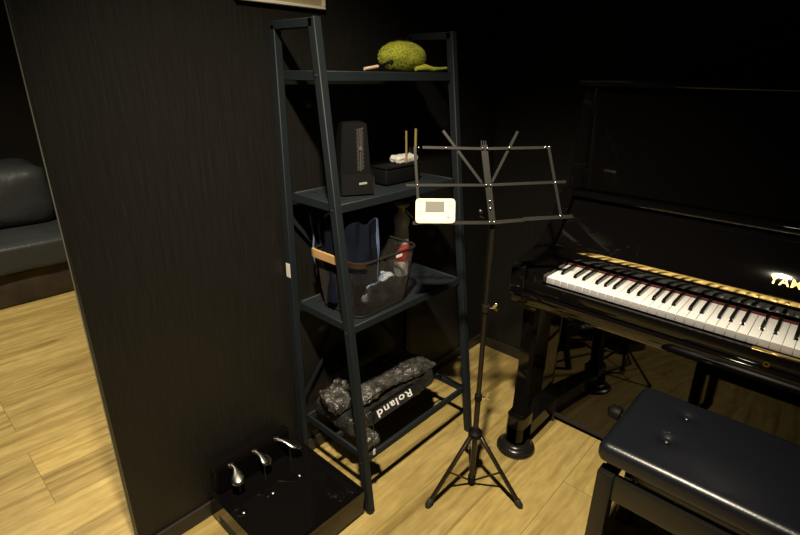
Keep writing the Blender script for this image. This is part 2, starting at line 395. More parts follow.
b = N(); tube(b, [(.172, -.775, 1.366), (.176, -.735, 1.371), (.178, -.700, 1.366), (.180, -.66, 1.368), (.180, -.628, 1.3705)], [.006, .0105, .008, .005, .0045], 10)
obj('fabric_tongue', b, M_fuzz, t, label='flat yellow end flap')

# ------------------------------------------------------------------ third shelf
z3 = 1.014-.0025
Zr = z3+.0026
t = thing('metronome', 'black pyramid metronome with a numbered scale standing on third shelf', 'metronome', (.13, -1.03, Zr))
# local frame: faces +x and a bit towards -y
ang = radians(-28)
fx = Vector((cos(ang), sin(ang), 0)); fy = Vector((-sin(ang), cos(ang), 0))
mc = Vector((.150, -1.030, Zr))
def ML(a, c, z): return mc+fx*a+fy*c+Vector((0, 0, z))
def frust(bm, z0, z1, h0, h1, d0, d1):
    v0 = [bm.verts.new(ML(a*d0, c*h0, z0)) for a, c in ((-1, -1), (1, -1), (1, 1), (-1, 1))]
    v1 = [bm.verts.new(ML(a*d1, c*h1, z1)) for a, c in ((-1, -1), (1, -1), (1, 1), (-1, 1))]
    fs = [bm.faces.new(v0[::-1]), bm.faces.new(v1)]+[bm.faces.new((v0[i], v0[(i+1) % 4], v1[(i+1) % 4], v1[i])) for i in range(4)]
    bmesh.ops.recalc_face_normals(bm, faces=fs)
b = N(); frust(b, 0, .205, .050, .036, .046, .036); bmesh.ops.bevel(b, geom=b.edges[:], offset=.004, segments=2, affect='EDGES'); obj('body', b, M_blackpl, t)
b = N(); frust(b, 0, .060, .050, .047, .062, .056); bmesh.ops.bevel(b, geom=b.edges[:], offset=.003, segments=2, affect='EDGES'); obj('base_cover', b, M_blackpl2, t)
def mfront(z): return .046+(.036-.046)*z/.205
b = N()
for i in range(20):
    z = .074+i*.0060
    wdt = .013 if i % 2 else .009
    for s in (-1, 1):
        a0 = ML(mfront(z)+.0008, s*.003+.014, z); a1 = ML(mfront(z)+.0008, s*(.003+wdt*.6)+.014, z+.003*s)
        bar(b, a0, a1, .0022, .0008, fx)
obj('tempo_scale', b, M_scale, t)
b = N(); bar(b, ML(mfront(.07)+.003, .014, .068), ML(mfront(.19)+.003, .014, .19), .002, .0012, fx)
bar(b, ML(mfront(.135)+.005, .014, .128), ML(mfront(.145)+.005, .014, .138), .009, .004, fx, .001); obj('pendulum', b, M_scale, t)
b = N(); bar(b, ML(.0600, .004, .034), ML(.0600, .028, .036), .006, .001, fx); obj('maker_plate', b, M_silver, t, label='small silver plate')

t = thing('black_case', 'small black box on the third shelf carrying white holder', 'box', (.13, -.82, Zr))
b = N(); box2(b, (.115, -.905, Zr), (.172, -.735, Zr+.050), .006, 3); obj('case_body', b, M_blackpl, t)
b = N(); box2(b, (.113, -.907, Zr+.051), (.174, -.733, Zr+.060), .003, 2); obj('lid', b, M_blackpl2, t)
zc = Zr+.0602
b = N()
softbox(b, (.118, -.835, zc), (.160, -.737, zc+.022), .008, 10, .006, 55, 4)
for v in b.verts: v.co.z = max(v.co.z, zc)
tag(obj('paper_wad', b, M_crumple), 'crumpled white paper wad on the small black box', 'paper')
for k, (yy_, a) in enumerate(((-.806, .01), (-.762, .045))):
    b = N(); p0 = Vector((.168, yy_, zc)); p1 = p0+Vector((-.004, a*.1, .105 if k == 0 else .109))
    tube(b, [p0, p0+(p1-p0)*.06, p1], [.0012, .0034+.001*k, .0034+.001*k], 6)
    tag(obj('pencil', b, M_pencil, smooth=False), ('thinner left yellow-brown pencil leaning upright on white paper wad', 'thicker right yellow-brown pencil leaning upright beside white paper wad')[k], 'pencil', 'pencils on the small black box')

# ------------------------------------------------------------------ second shelf : basket
z2 = .653+.0002
def rrect(cx, cy, hx, hy, r, n):
    pts = []
    for (sx, sy, a0) in ((1, -1, -90), (1, 1, 0), (-1, 1, 90), (-1, -1, 180)):
        for k in range(n+1):
            a = radians(a0+90*k/n)
            pts.append((cx+sx*(hx-r)+r*cos(a), cy+sy*(hy-r)+r*sin(a)))
    return pts
def resample(pts, n):
    P = [Vector(p) for p in pts]; P.append(P[0]); d = [0]
    for a, c in zip(P, P[1:]): d.append(d[-1]+(c-a).length)
    out = []; j = 0
    for k in range(n):
        s = d[-1]*k/n
        while d[j+1] < s: j += 1
        f = (s-d[j])/max(1e-9, d[j+1]-d[j]); out.append(P[j].lerp(P[j+1], f))
    return out
BX, BY, BH = .190, -1.018, .187
t = thing('wire_basket', 'black wire mesh basket with bamboo handle holding blue cloths, second shelf', 'basket', (BX, BY, z2))
NP = 168; NR = 30
bot = resample(rrect(BX-.006, BY, .092, .112, .035, 8), NP); top = resample(rrect(BX, BY, .112, .132, .040, 8), NP)
b = N(); rings = []
for j in range(NR+1):
    f = j/NR
    rings.append([b.verts.new((*(bot[k].lerp(top[k], f**.8)), z2+.004+(BH-.004)*f)) for k in range(NP)])
for A, Bq in zip(rings, rings[1:]):
    for k in range(NP): b.faces.new((A[k], A[(k+1) % NP], Bq[(k+1) % NP], Bq[k]))
# floor of basket: concentric rings
prev = rings[0]; cen = Vector((BX-.01, BY, z2+.004))
for j in range(1, 15):
    cur = [b.verts.new(cen.lerp(rings[0][k].co, 1-j/15)) for k in range(NP)]
    for k in range(NP): b.faces.new((cur[k], cur[(k+1) % NP], prev[(k+1) % NP], prev[k]))
    prev = cur
bk = obj('mesh_body', b, M_wire, t)
wm = bk.modifiers.new('wires', 'WIREFRAME'); wm.thickness = .0019; wm.use_replace = True; wm.use_even_offset = False
for nm, ring, r, zz in (('rim', top, .0042, z2+BH), ('base_ring', bot, .003, z2+.0035)):
    b = N(); pts = [Vector((p.x, p.y, zz)) for p in ring[::2]]; pts.append(pts[0]); tube(b, pts, r, 8, False); obj(nm, b, M_wire, t)
def band(bm, ring, i0, i1, z0, z1, off, th):
    cs = []
    c0 = Vector((BX, BY))
    n = len(ring)
    for i in range(i0, i1+1):
        p = ring[i % n]; q = ring[(i+1) % n]; pr = ring[(i-1) % n]
        tg = (q-pr).normalized(); nn = Vector((tg.y, -tg.x))
        if nn.dot(p-c0) < 0: nn = -nn
        cs.append([bm.verts.new((*(p+nn*o), z)) for o, z in ((off, z0), (off+th, z0), (off+th, z1), (off, z1))])
    for A, Bq in zip(cs, cs[1:]):
        for k in range(4): bm.faces.new((A[k], A[(k+1) % 4], Bq[(k+1) % 4], Bq[k]))
    bm.faces.new(cs[0][::-1]); bm.faces.new(cs[-1])
def ringidx(x, y):
    return min(range(NP), key=lambda k: (top[k]-Vector((x, y))).length)
iA = ringidx(BX-.112+.02, BY-.132); iB = ringidx(BX+.035, BY-.132); iC = ringidx(BX+.112, BY-.105)
# ring starts at front-left corner (y min, x max)
lo, hi = sorted((iA, iB))
b = N(); band(b, top, lo, hi, z2+BH-.016, z2+BH+.008, .004, .009); bmesh.ops.bevel(b, geom=[e for e in b.edges if len(e.link_faces) == 2 and e.calc_face_angle(0) > .8], offset=.002, segments=2, affect='EDGES'); obj('bamboo_handle', b, M_bamboo, t, label='light bamboo grip on the short side')
b = N(); e0 = hi; e1 = iC if iC > hi else iC+NP
band(b, top, e0, e1, z2+BH-.012, z2+BH+.004, .003, .005); obj('rim_band', b, M_bamboo_shade, t, label='bamboo band around the front corner, shade painted dark brown')
b = N(); pp = top[ringidx(BX+.112, BY+.035)]; box2(b, (pp.x+.004, pp.y-.016, z2+BH-.012), (pp.x+.0055, pp.y+.010, z2+BH-.004)); obj('rim_label', b, M_sticker, t, label='small white label')
b = N(); tube(b, [(BX-.108, BY-.02, z2+BH+.004), (BX-.108, BY+.03, z2+BH+.012), (BX-.104, BY+.120, z2+BH+.004)], .0022, 8); obj('wire_handle', b, M_chrome, t, label='thin bare wire handle at the back')

def sheet(bm, path, zlo, zhi, th, wob, seed, lean=(0, 0)):
    # cloth standing on edge: follows path in plan, wavy, with thickness
    n = len(path); m_ = 14; f_ = []
    for side in (0, 1):
        g = []
        for i, p in enumerate(path):
            p = Vector(p); q = Vector(path[min(i+1, n-1)]); r = Vector(path[max(i-1, 0)])
            tg = (q-r).normalized(); nn = Vector((tg.y, -tg.x))
            col = []
            for j in range(m_+1):
                f = j/m_; z = zlo+(zhi-zlo+.006*sin(i*.7+seed))*f
                wv = wob*noise.noise(Vector((i*.33, f*2.5, seed)))*1.6
                o = p+nn*(wv+(th if side else 0))
                col.append(bm.verts.new((o.x+lean[0]*f, o.y+lean[1]*f, z)))
            g.append(col)
        f_.append(g)
    A, Bq = f_
    for i in range(n-1):
        for j in range(m_):
            bm.faces.new((A[i][j], A[i+1][j], A[i+1][j+1], A[i][j+1])); bm.faces.new((Bq[i][j], Bq[i][j+1], Bq[i+1][j+1], Bq[i+1][j]))
        bm.faces.new((A[i][m_], A[i+1][m_], Bq[i+1][m_], Bq[i][m_])); bm.faces.new((A[i][0], Bq[i][0], Bq[i+1][0], A[i+1][0]))
    for i in (0, n-1):
        for j in range(m_): bm.faces.new((A[i][j], A[i][j+1], Bq[i][j+1], Bq[i][j]))
def arcpath(cx, cy, rx, ry, a0, a1, n=40): return [(cx+rx*cos(radians(a0+(a1-a0)*k/n)), cy+ry*sin(radians(a0+(a1-a0)*k/n))) for k in range(n+1)]
t = thing('folded_cloth', 'navy cloth with pale blue hems standing up out of the basket', 'cloth', (BX-.03, BY-.03, z2+.03))
pth = arcpath(BX-.022, BY-.034, .074, .086, 150, 395, 50)
b = N(); sheet(b, pth, z2+.03, z2+.288, .006, .010, 1.3, (0, 0)); obj('cloth_body', b, M_navy, t)
pth2 = arcpath(BX-.034, BY-.020, .050, .056, 150, 400, 50)
b = N(); sheet(b, pth2, z2+.03, z2+.270, .006, .010, 4.1); obj('inner_fold', b, M_navy, t)
FLAP = [(.052+.0035*k, -1.105+.0022*k+.010*sin(k*.5)) for k in range(24)]
b = N(); sheet(b, FLAP, z2+.12, z2+.292, .005, .006, 7.2, (0, -.012)); obj('back_flap', b, M_navy, t)
for q0 in (0, 6, 22):
    b = N(); tube(b, [(FLAP[q0][0]+.003, FLAP[q0][1]-.008-.012*f+.010*noise.noise(Vector((q0, f*2.5, 2))), z2+.12+.172*f) for f in [j/12 for j in range(13)]], .003, 6); obj('hem', b, M_hem, t, label='pale blue hem')
for (i0, i1, se) in ((9, 11, 1.3), (46, 49, 1.3)):
    b = N(); n0 = N()
    # hem strips ride on the cloth
    m_ = 14; prev = None
    for j in range(m_+1):
        f = j/m_; rowv = []
        for i in (i0, i0+(i1-i0)/3, i0+2*(i1-i0)/3, i1):
            p = Vector(pth[int(i)]).lerp(Vector(pth[int(i)+1]), i-int(i)); q = Vector(pth[int(i)+1]); r = Vector(pth[int(i)-1]); tg = (q-r).normalized(); nn = Vector((tg.y, -tg.x))
            wv = .010*noise.noise(Vector((i*.33, f*2.5, se)))*1.6
            z = z2+.03+(.258+.006*sin(i*.7+se))*f+.001*(f > .98)
            for off in (-.002, .008):
                o = p+nn*(wv+off)
                rowv.append(b.verts.new((o.x, o.y, z)))
        # order: out/in pairs -> loop
        loop = [rowv[k] for k in (0, 2, 4, 6, 7, 5, 3, 1)]
        if prev:
            for k in range(8): b.faces.new((prev[k], prev[(k+1) % 8], loop[(k+1) % 8], loop[k]))
        else: b.faces.new(loop[::-1])
        prev = loop
    b.faces.new(prev); n0.free()
    obj('hem', b, M_hem, t, label='pale blue hem')
b = N(); softbox(b, (BX-.068, BY-.066, z2+.010), (BX+.078, BY+.082, z2+.088), .035, 26, .016, 22, 6)
for v in b.verts: v.co.z = max(v.co.z, z2+.007)
tag(obj('crumpled_cloth', b, M_bluewhite), 'crumpled blue and white cloth seen through the basket mesh', 'cloth')

t = thing('spray_bottle', 'white spray bottle with straw-coloured head and red label behind basket', 'bottle', (.118, -.770, z2))
c = (.118, -.770, z2)
b = N(); lathe(b, c, [(.020, 0), (.0265, .003), (.0275, .02), (.0275, .14), (.027, .165), (.024, .185), (.0285, .200), (.0285, .215), (.020, .232), (.011, .242), (.011, .246)]); obj('bottle_body', b, M_bottle, t)
b = N(); lathe(b, c, [(.0278, .06), (.0282, .061), (.0282, .125), (.0278, .126)]); obj('label_band', b, M_red, t, label='red printed band')
b = N(); lathe(b, (c[0], c[1], c[2]+.246), [(.013, 0), (.013, .012), (.022, .014), (.027, .020), (.026, .027), (.012, .030)], 24); obj('spray_head', b, M_bcap, t)
b = N(); bar(b, (c[0]+.012, c[1]+.01, c[2]+.247), (c[0]+.035, c[1]+.022, c[2]+.222), .008, .004, (0, 0, 1), .001); obj('trigger', b, M_bottle, t)

# ------------------------------------------------------------------ bottom shelf : bags
z1 = .204+.0002
def crinkle(bm, a, b_, r, div, amp, seed, fn=None, zmin=None):
    nb = bmesh.new(); softbox(nb, a, b_, r, div, 0, 1, 0); nb.normal_update()
    for v in nb.verts:
        p = v.co
        q = Vector((p.x*1.3, p.y*.75, p.z*1.3))
        d1, _ = noise.voronoi(q*26+Vector((seed, seed, 0))); d2, _ = noise.voronoi(q*58+Vector((0, seed, seed)))
        k = amp*(1.1*(d1[1]-d1[0])-.35)+amp*.55*((d2[1]-d2[0])-.3)+amp*1.2*noise.noise(q*9+Vector((seed, 0, 0)))
        v.co = p+v.normal*k
        if fn: fn(v)
        if zmin is not None: v.co.z = max(v.co.z, zmin)
    me = bpy.data.meshes.new('tmp'); nb.to_mesh(me); nb.free(); bm.from_mesh(me); bpy.data.meshes.remove(me)
t = thing('carry_bag', 'black nylon carrying bag with white lettering lying on the bottom shelf', 'bag', (.18, -.90, z1))
def fA(v):
    v.co.z = min(v.co.z, z1+.064)
    if v.co.x > .2: v.co.x = .2+(v.co.x-.2)*(1-.35*(v.co.z-z1)/.075)
b = N(); crinkle(b, (.045, -1.150, z1), (.262, -.70, z1+.068), .025, 44, .006, 1, fA, z1); obj('bag_body', b, M_nylon, t)
tx = Vector((.02, -1, .0)).normalized()
fl = N(); bar(fl, (.262, -1.085, z1+.044), (.256, -.78, z1+.044), .044, .004, (.86, 0, .50), .001); obj('front_panel', fl, M_nylon, t)
b = text_bm('Roland', .036, .0006, (.021, -1, 0), (.86, 0, .50), (.2622, -.950, z1+.0465), spacing=1.15, sx=1.62)
obj('lettering', b, M_print, t, label='white brand lettering, upside down')
b = N(); tube(b, [(.252, -1.06, z1+.068), (.247, -.86, z1+.066), (.243, -.72, z1+.030), (.240, -.645, z1+.006)], .0042, 8); tube(b, [(.240, -.645, z1+.006), (.30, -.647, z1+.0045), (.345, -.648, z1+.0045)], .0042, 8); obj('strap', b, M_blackpl, t)
def fB(v):
    d = max(0, v.co.y+.80)*.45
    v.co.z -= d*.5*(1 if v.co.z > z1+.07 else .2)
    v.co.z += .012*exp(-((v.co.y+1.0)/.08)**2)
b = N(); crinkle(b, (.060, -1.07, z1+.066), (.232, -.665, z1+.104), .018, 60, .011, 8, fB, z1+.0645)
tag(obj('crinkled_bag', b, M_nylong), 'grey-black crinkled nylon bag heaped on the lettered bag', 'bag')
b = N(); crinkle(b, (.080, -1.168, z1+.066), (.200, -1.078, z1+.114), .022, 26, .012, 5, None, z1+.0645)
for v in b.verts:
    v.co.z += .018*exp(-((v.co.y+1.17)/.03)**2)*exp(-((v.co.x-.08)/.05)**2)
tag(obj('drawstring_pouch', b, M_nylong), 'small bunched dark pouch at the near left end of bottom shelf', 'pouch')
b = N(); crinkle(b, (.276, -1.165, z1), (.338, -1.100, z1+.046), .016, 20, .009, 3, None, z1)
tag(obj('crumpled_wrap', b, M_nylong), 'crumpled dark plastic wrap at the front left corner of bottom shelf', 'wrap')
t = thing('hanging_tag', 'small white tag on a thin cord at front rail of bottom shelf', 'tag', (.365, -1.155, z1))
b = N(); box2(b, (.3605, -1.159, z1+.004), (.3625, -1.149, z1+.026), .0006, 1); obj('tag_card', b, M_sticker, t)
b = N(); tube(b, [(.3612, -1.153, z1+.026), (.345, -1.135, z1+.045), (.30, -1.10, z1+.075), (.275, -1.07, z1+.085)], .0012, 6); obj('cord', b, M_blackpl, t)

# ------------------------------------------------------------------ pedal extension unit on floor
t = thing('pedal_unit', 'glossy black auxiliary pedal box with three chrome pedals on the floor', 'pedal unit', (.19, -1.36, 0))
px0, px1, py0, py1, pz = .018, .367, -1.552, -1.206, .105
b = N()
prism(b, [(px0, .012), (px1, .012), (px1, pz-.008), (px1-.008, pz), (px0, pz)], py0, py1, 'y'); obj('platform', b, M_gloss, t)
b = N()
prism(b, [(px0, pz), (px0+.036, pz), (px0+.036, .196), (px0+.028, .206), (px0, .208)], py0+.014, -1.262, 'y', .004); obj('upright_box', b, M_gloss, t)
b = N(); box2(b, (px0+.05, py0-.0012, .018), (px1-.05, py0, .045)); obj('side_slot', b, M_rubber, t)
for x in (px0+.04, px1-.04):
    for y in (py0+.04, py1-.04): b = N(); lathe(b, (x, y, 0), [(.012, 0), (.014, .002), (.012, .0125)], 14); obj('foot', b, M_rubber, t)
for k, (y, mid_, tip_) in enumerate(((-1.486, (.078, -1.474), (.119, -1.503)), (-1.401, (.074, -1.394), (.111, -1.383)), (-1.318, (.078, -1.308), (.119, -1.262)))):
    b = N()
    A0 = Vector((.052, y, .192)); A1 = Vector((*mid_, .194)); A2 = Vector((*tip_, .164))
    rings = []; n_ = 16
    for j in range(n_+1):
        f = j/n_
        c_ = A0*(1-f)**2+A1*2*f*(1-f)+A2*f*f
        tg = ((A1-A0)*(1-f)+(A2-A1)*f).normalized()
        sd = tg.cross(Vector((0, 0, 1))).normalized(); upv = sd.cross(tg)
        hw = (.0068+.0125*max(0, min(1, (f-.30)/.45))**1.3)*(1 if f < .84 else sqrt(max(.02, 1-((f-.84)/.165)**2)))
        th = .0062*(1 if f < .9 else sqrt(max(.05, 1-((f-.9)/.102)**2)))
        rings.append([b.verts.new(c_+sd*hw*cos(2*pi*q/14)+upv*th*sin(2*pi*q/14)) for q in range(14)])
    for A, Bq in zip(rings, rings[1:]):
        for q in range(14): b.faces.new((A[q], A[(q+1) % 14], Bq[(q+1) % 14], Bq[q]))
    b.faces.new(rings[0][::-1]); b.faces.new(rings[-1])
    pd = obj('pedal', b, M_chrome, t)
    b = N(); box2(b, (.045, y-.008, .184), (.058, y+.008, .200), .002); obj('pedal_pivot', b, M_chrome, pd)
    b = N(); q_ = A1.lerp(A2, .35); tube(b, [(q_.x, q_.y, pz), (q_.x, q_.y, .172)], .0028, 8); obj('push_rod', b, M_chrome, pd)
    b = N(); lathe(b, (.168, (-1.519, -1.415, -1.312)[k], pz), [(.0045, 0), (.0045, .0015), (.003, .003), (.0005, .0035)], 14); obj('screw', b, M_rivet, t, label='bright round screw head')

# ------------------------------------------------------------------ music stand
P = Vector((.551, -.863, 0))
t = thing('music_stand', 'black folding music stand on tripod legs in front of shelf', 'music stand', P)
hv = Vector((.72, .694, 0)).normalized(); bk_ = Vector((-hv.y, hv.x, 0)); Lr = radians(15)
vv = bk_*sin(Lr)+Vector((0, 0, cos(Lr))); nv = hv.cross(vv).normalized()
O = P+Vector((0, 0, .963))
def D(a, c, n=0): return O+hv*a+vv*c+nv*n
b = N(); tube(b, [P+Vector((0, 0, .018)), P+Vector((0, 0, .372))], .0095, 14); obj('lower_tube', b, M_stand, t)
b = N(); tube(b, [P+Vector((0, 0, .372)), P+Vector((0, 0, .694))], .0080, 14); obj('middle_tube', b, M_stand, t)
b = N(); tube(b, [P+Vector((0, 0, .694)), P+Vector((0, 0, .955))], .0060, 14); obj('upper_tube', b, M_stand, t)
for z in (.372, .694):
    b = N(); lathe(b, P+Vector((0, 0, z)), [(.009, -.012), (.0125, -.011), (.0125, .009), (.0085, .011)], 16); cl = obj('clamp', b, M_stand if z > .5 else M_blackpl, t)
    b = N(); q = P+Vector((0, 0, z)); d = Vector((.85, .5, .15)).normalized()
    tube(b, [q+d*.008, q+d*.024], .0028, 8)
    bar(b, q+d*.022+Vector((-.0, 0, .0)), q+d*.032+Vector((.002, -.002, .013)), .009, .0025, (.5, -.85, 0), .0006)
    bar(b, q+d*.022, q+d*.036+Vector((.0, 0, -.009)), .009, .0025, (.5, -.85, 0), .0006)
    obj('wing_knob', b, M_chrome, cl)
zc_ = .227
b = N(); lathe(b, P+Vector((0, 0, zc_)), [(.0105, -.018), (.019, -.016), (.024, -.008), (.024, .006), (.017, .012), (.0125, .022), (.010, .022)], 18); obj('leg_collar', b, M_blackpl, t)
b = N(); lathe(b, P+Vector((0, 0, .03)), [(.010, -.014), (.013, -.012), (.013, .014), (.010, .016)], 14); obj('brace_collar', b, M_blackpl, t)
feet = [Vector((.500, -1.048, 0)), Vector((.733, -.832, 0)), Vector((.428, -.728, 0))]
for f in feet:
    d = (f-P).normalized(); nrm = d.cross(Vector((0, 0, 1)))
    a = P+d*.020+Vector((0, 0, zc_-.006)); e = f+Vector((0, 0, .012))-d*.006
    b = N(); bar(b, a, e, .012, .013, nrm, .002); lg = obj('leg', b, M_stand, t)
    dd = (e-a).normalized()
    b = N(); tube(b, [e-dd*.022, e-dd*.018, e+dd*.002, e+dd*.0095], [.008, .0105, .0105, .006], 12)
    for v in b.verts: v.co.z = max(v.co.z, 0.0)
    obj('rubber_foot', b, M_rubber, lg)
    mid = a.lerp(e, .52)
    b = N(); bar(b, mid, P+d*.012+Vector((0, 0, .03)), .004, .008, nrm, .0006); obj('brace', b, M_stand, t)
    b = N(); lathe(b, mid, [(.001, -.008), (.0045, -.007), (.0045, .007), (.001, .008)], 10, nrm); obj('rivet', b, M_blackpl, t)
# desk
def dbar(a, c, wd=.008, th=.003, n=0, name='desk_bar', m_=M_deskbar):
    b = N(); bar(b, D(*a, n), D(*c, n), wd, th, nv, .0006); return obj(name, b, m_, t)
dbar((-.203, .206), (-.030, .204), n=.002); dbar((-.028, .204), (.149, .209), n=.002)
dbar((-.248, .102), (-.018, .104), n=.002); dbar((-.018, .104), (.203, .115), n=.002)
dbar((-.224, .206), (-.209, -.002), n=.005, name='side_bar'); dbar((.149, .212), (.192, .018), n=.005, name='side_bar')
dbar((-.146, .253), (-.034, .110), n=-.002, name='page_strut'); dbar((.063, .253), (-.006, .112), n=-.002, name='page_strut')
for a, c in (((-.228, -.003), (-.002, 0)), ((-.002, 0), (.085, .008)), ((.085, .010), (.227, .019))):
    b = N(); bar(b, D(*a, .002), D(*c, .002), .009, .003, nv, .0006); bar(b, D(a[0], a[1]-.004, .009), D(c[0], c[1]-.004, .009), .0025, .018, nv, .0005); obj('bottom_ledge', b, M_deskbar, t)
b = N(); bar(b, D(-.031, .215, 0), D(-.001, -.004, 0), .019, .003, nv, .0008); obj('centre_plate', b, M_deskbar, t)
b = N()
for s in (-.006, .0, .006): bar(b, D(-.032+s, .212, .001), D(-.033+s, .226, .001), .003, .003, nv, .0004)
obj('top_hooks', b, M_deskbar, t)
for a in ((-.144+.006, .2045), (.089-.05, .207), (-.036, .2045), (-.023, .2045), (-.213, .205), (.140, .210), (.151, .210), (-.216, .103), (-.023, .104), (-.010, .104), (.172, .113), (-.012, .060), (-.010, .040), (-.010, .001), (.002, .001), (.190, .019)):
    b = N(); lathe(b, D(a[0], a[1], .0060), [(.001, -.003), (.0024, -.002), (.0024, .002), (.001, .003)], 8, nv); obj('rivet', b, M_rivet, t, label='bright steel rivet')
b = N(); lathe(b, D(-.036, .030, .0), [(.002, -.006), (.006, -.005), (.006, .005), (.003, .007)], 12, nv); bar(b, D(-.038, .018, 0), D(-.028, .012, 0), .004, .004, nv); obj('clip_knob', b, M_stand, t)
b = N(); bar(b, O-Vector((0, 0, .03)), O+vv*.02-nv*.004, .012, .006, nv, .001); obj('tilt_bracket', b, M_stand, t)

# tuner on the desk ledge
tn = Vector(D(-.166, .0305, .017))
t = thing('electronic_tuner', 'cream electronic tuner with grey screen on the music stand ledge', 'tuner', D(-.166, -.003, .012))
def T(a, c, n=0): return tn+hv*a+vv*c+nv*n
b = N(); R = Matrix((hv, vv, nv)).transposed()
prism(b, [(p_[0], p_[1]) for p_ in rrect(0, 0, .055, .0345, .009, 5)], -.007, .007, 'z', .0018)
for v in b.verts: v.co = tn+R @ v.co
obj('tuner_case', b, M_cream, t)
def plate(name, a, c, wd, ht, m_, n=.0072):
    b = N(); bx(b, T(a, c, n), (wd, ht, .001), R, .0002, 1); return obj(name, b, m_, t)
plate('screen', 0-.002, .012, .053, .030, M_lcd)
for a, c, wq, hq in ((-.044, .0265, .012, .003), (-.044, .013, .004, .004), (-.044, -.001, .012, .0025), (-.044, -.010, .010, .0025), (.037, .0265, .015, .002), (.037, .015, .004, .005), (.047, .015, .005, .004), (.037, .006, .004, .002), (.047, .004, .004, .003), (-.031, -.025, .012, .002)):
    plate('button', a, c, wq, hq, M_btn if wq < .0149 else M_gold_btn)
b = N(); lathe(b, T(.0355, -.0165, .0065), [(.0035, 0), (.0035, .0015), (.002, .002)], 14, nv); obj('power_button', b, M_btn, t)

# ------------------------------------------------------------------ upright piano
KX, KY, KZ, KW = .636, -.655, .759, .02356
PX0, PX1 = .530, KX+52*KW+(.636-.530)
PC = (PX0+PX1)/2
pn = thing('upright_piano', 'glossy black upright piano standing against the back wall', 'piano', (PC, -.3, 0))
YB = -.025
def pobj(name, bm, m_=M_gloss, par=None, **k): return obj(name, bm, m_, par or pn, **k)
# side panels with arms
for s, x in ((1, PX0), (-1, PX1)):
    xa, xb = (x, x+.045) if s > 0 else (x-.045, x)
    b = N(); prism(b, [(YB, .06), (-.336, .06), (-.336, .60), (-.34, .64), (-.34, 1.0), (-.315, 1.320), (YB, 1.320)], xa, xb, 'x', .003); pobj('side_panel', b)
    xa, xb = (x-.002, x+.046) if s > 0 else (x-.046, x+.002)
    b = N(); arm = [(-.33, .645), (-.655, .645), (-.678, .655), (-.688, .675), (-.690, .765), (-.684, .785), (-.668, .797), (-.62, .803), (-.56, .812), (-.51, .832), (-.47, .868), (-.43, .93), (-.40, .99), (-.33, .99)]
    prism(b, arm, xa, xb, 'x', .004); pobj('arm', b)
    # key block
    xa, xb = (x+.046, KX-.002) if s > 0 else (KX+52*KW+.002, x-.046)
    b = N(); box2(b, (xa, -.672, .715), (xb, -.50, .775), .004); pobj('key_block', b)
# keybed, rail under
b = N(); box2(b, (PX0+.03, -.66, .648), (PX1-.03, -.34, .715), .003); kb = pobj('keybed', b)
b = N(); prism(b, [(-.664, .648), (-.676, .655), (-.690, .690), (-.688, .698), (-.664, .700)], PX0+.046, PX1-.046, 'x', .002); pobj('keybed_rail', b)
b = N(); box2(b, (PX0+.046, -.679, .701), (PX1-.046, -.661, .738), .003); ks = pobj('key_slip', b)
b = N(); xl = 1.232; lathe(b, (xl, -.6795, .7095), [(.0040, -.0012), (.0040, .0015), (.0075, .0015), (.0078, -.0006), (.0075, -.0012)], 20, (0, -1, 0)); pobj('lock_escutcheon', b, M_brass, ks, label='small brass keyhole ring')
b = N(); box2(b, (1.195, -.676, .738), (1.295, -.664, .7398), .0004, 1); pobj('lock_plate', b, M_brass, ks, label='narrow brass strike plate')
# keys
BK = {0: 1, 2: 1, 3: 1, 5: 1, 6: 1}   # white letters (C=0 ...) with a black key to the right: C D F G A
has = {0: 1, 1: 1, 3: 1, 4: 1, 5: 1}
for i in range(52):
    x = KX+i*KW
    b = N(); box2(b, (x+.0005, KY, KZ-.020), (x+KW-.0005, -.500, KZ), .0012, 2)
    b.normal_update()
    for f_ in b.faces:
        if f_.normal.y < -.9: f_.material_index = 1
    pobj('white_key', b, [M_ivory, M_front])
    # front face of each key is greyer than its top
for i in range(51):
    let = (i+5) % 7
    if let in has:
        offs = {0: -.0025, 1: .0025, 3: -.003, 4: 0, 5: .003}[let]
        x = KX+(i+1)*KW+offs
        b = N()
        v = [(-.0055, -.605, KZ-.002), (.0055, -.605, KZ-.002), (.0055, -.50, KZ-.002), (-.0055, -.50, KZ-.002), (-.0045, -.5985, KZ+.0105), (.0045, -.5985, KZ+.0105), (.0045, -.50, KZ+.0125), (-.0045, -.50, KZ+.0125)]
        vs = [b.verts.new((x+q[0], q[1], q[2])) for q in v]
        for f in ((3, 2, 1, 0), (4, 5, 6, 7), (0, 1, 5, 4), (1, 2, 6, 5), (2, 3, 7, 6), (3, 0, 4, 7)): b.faces.new([vs[k] for k in f])
        bmesh.ops.bevel(b, geom=b.edges[:], offset=.0012, segments=2, affect='EDGES')
        pobj('black_key', b, M_ebony)
b = N(); box2(b, (KX-.001, -.503, KZ-.001), (KX+52*KW+.001, -.494, KZ+.0055), .001, 1); pobj('felt_strip', b, M_felt, label='red felt strip behind the keys')
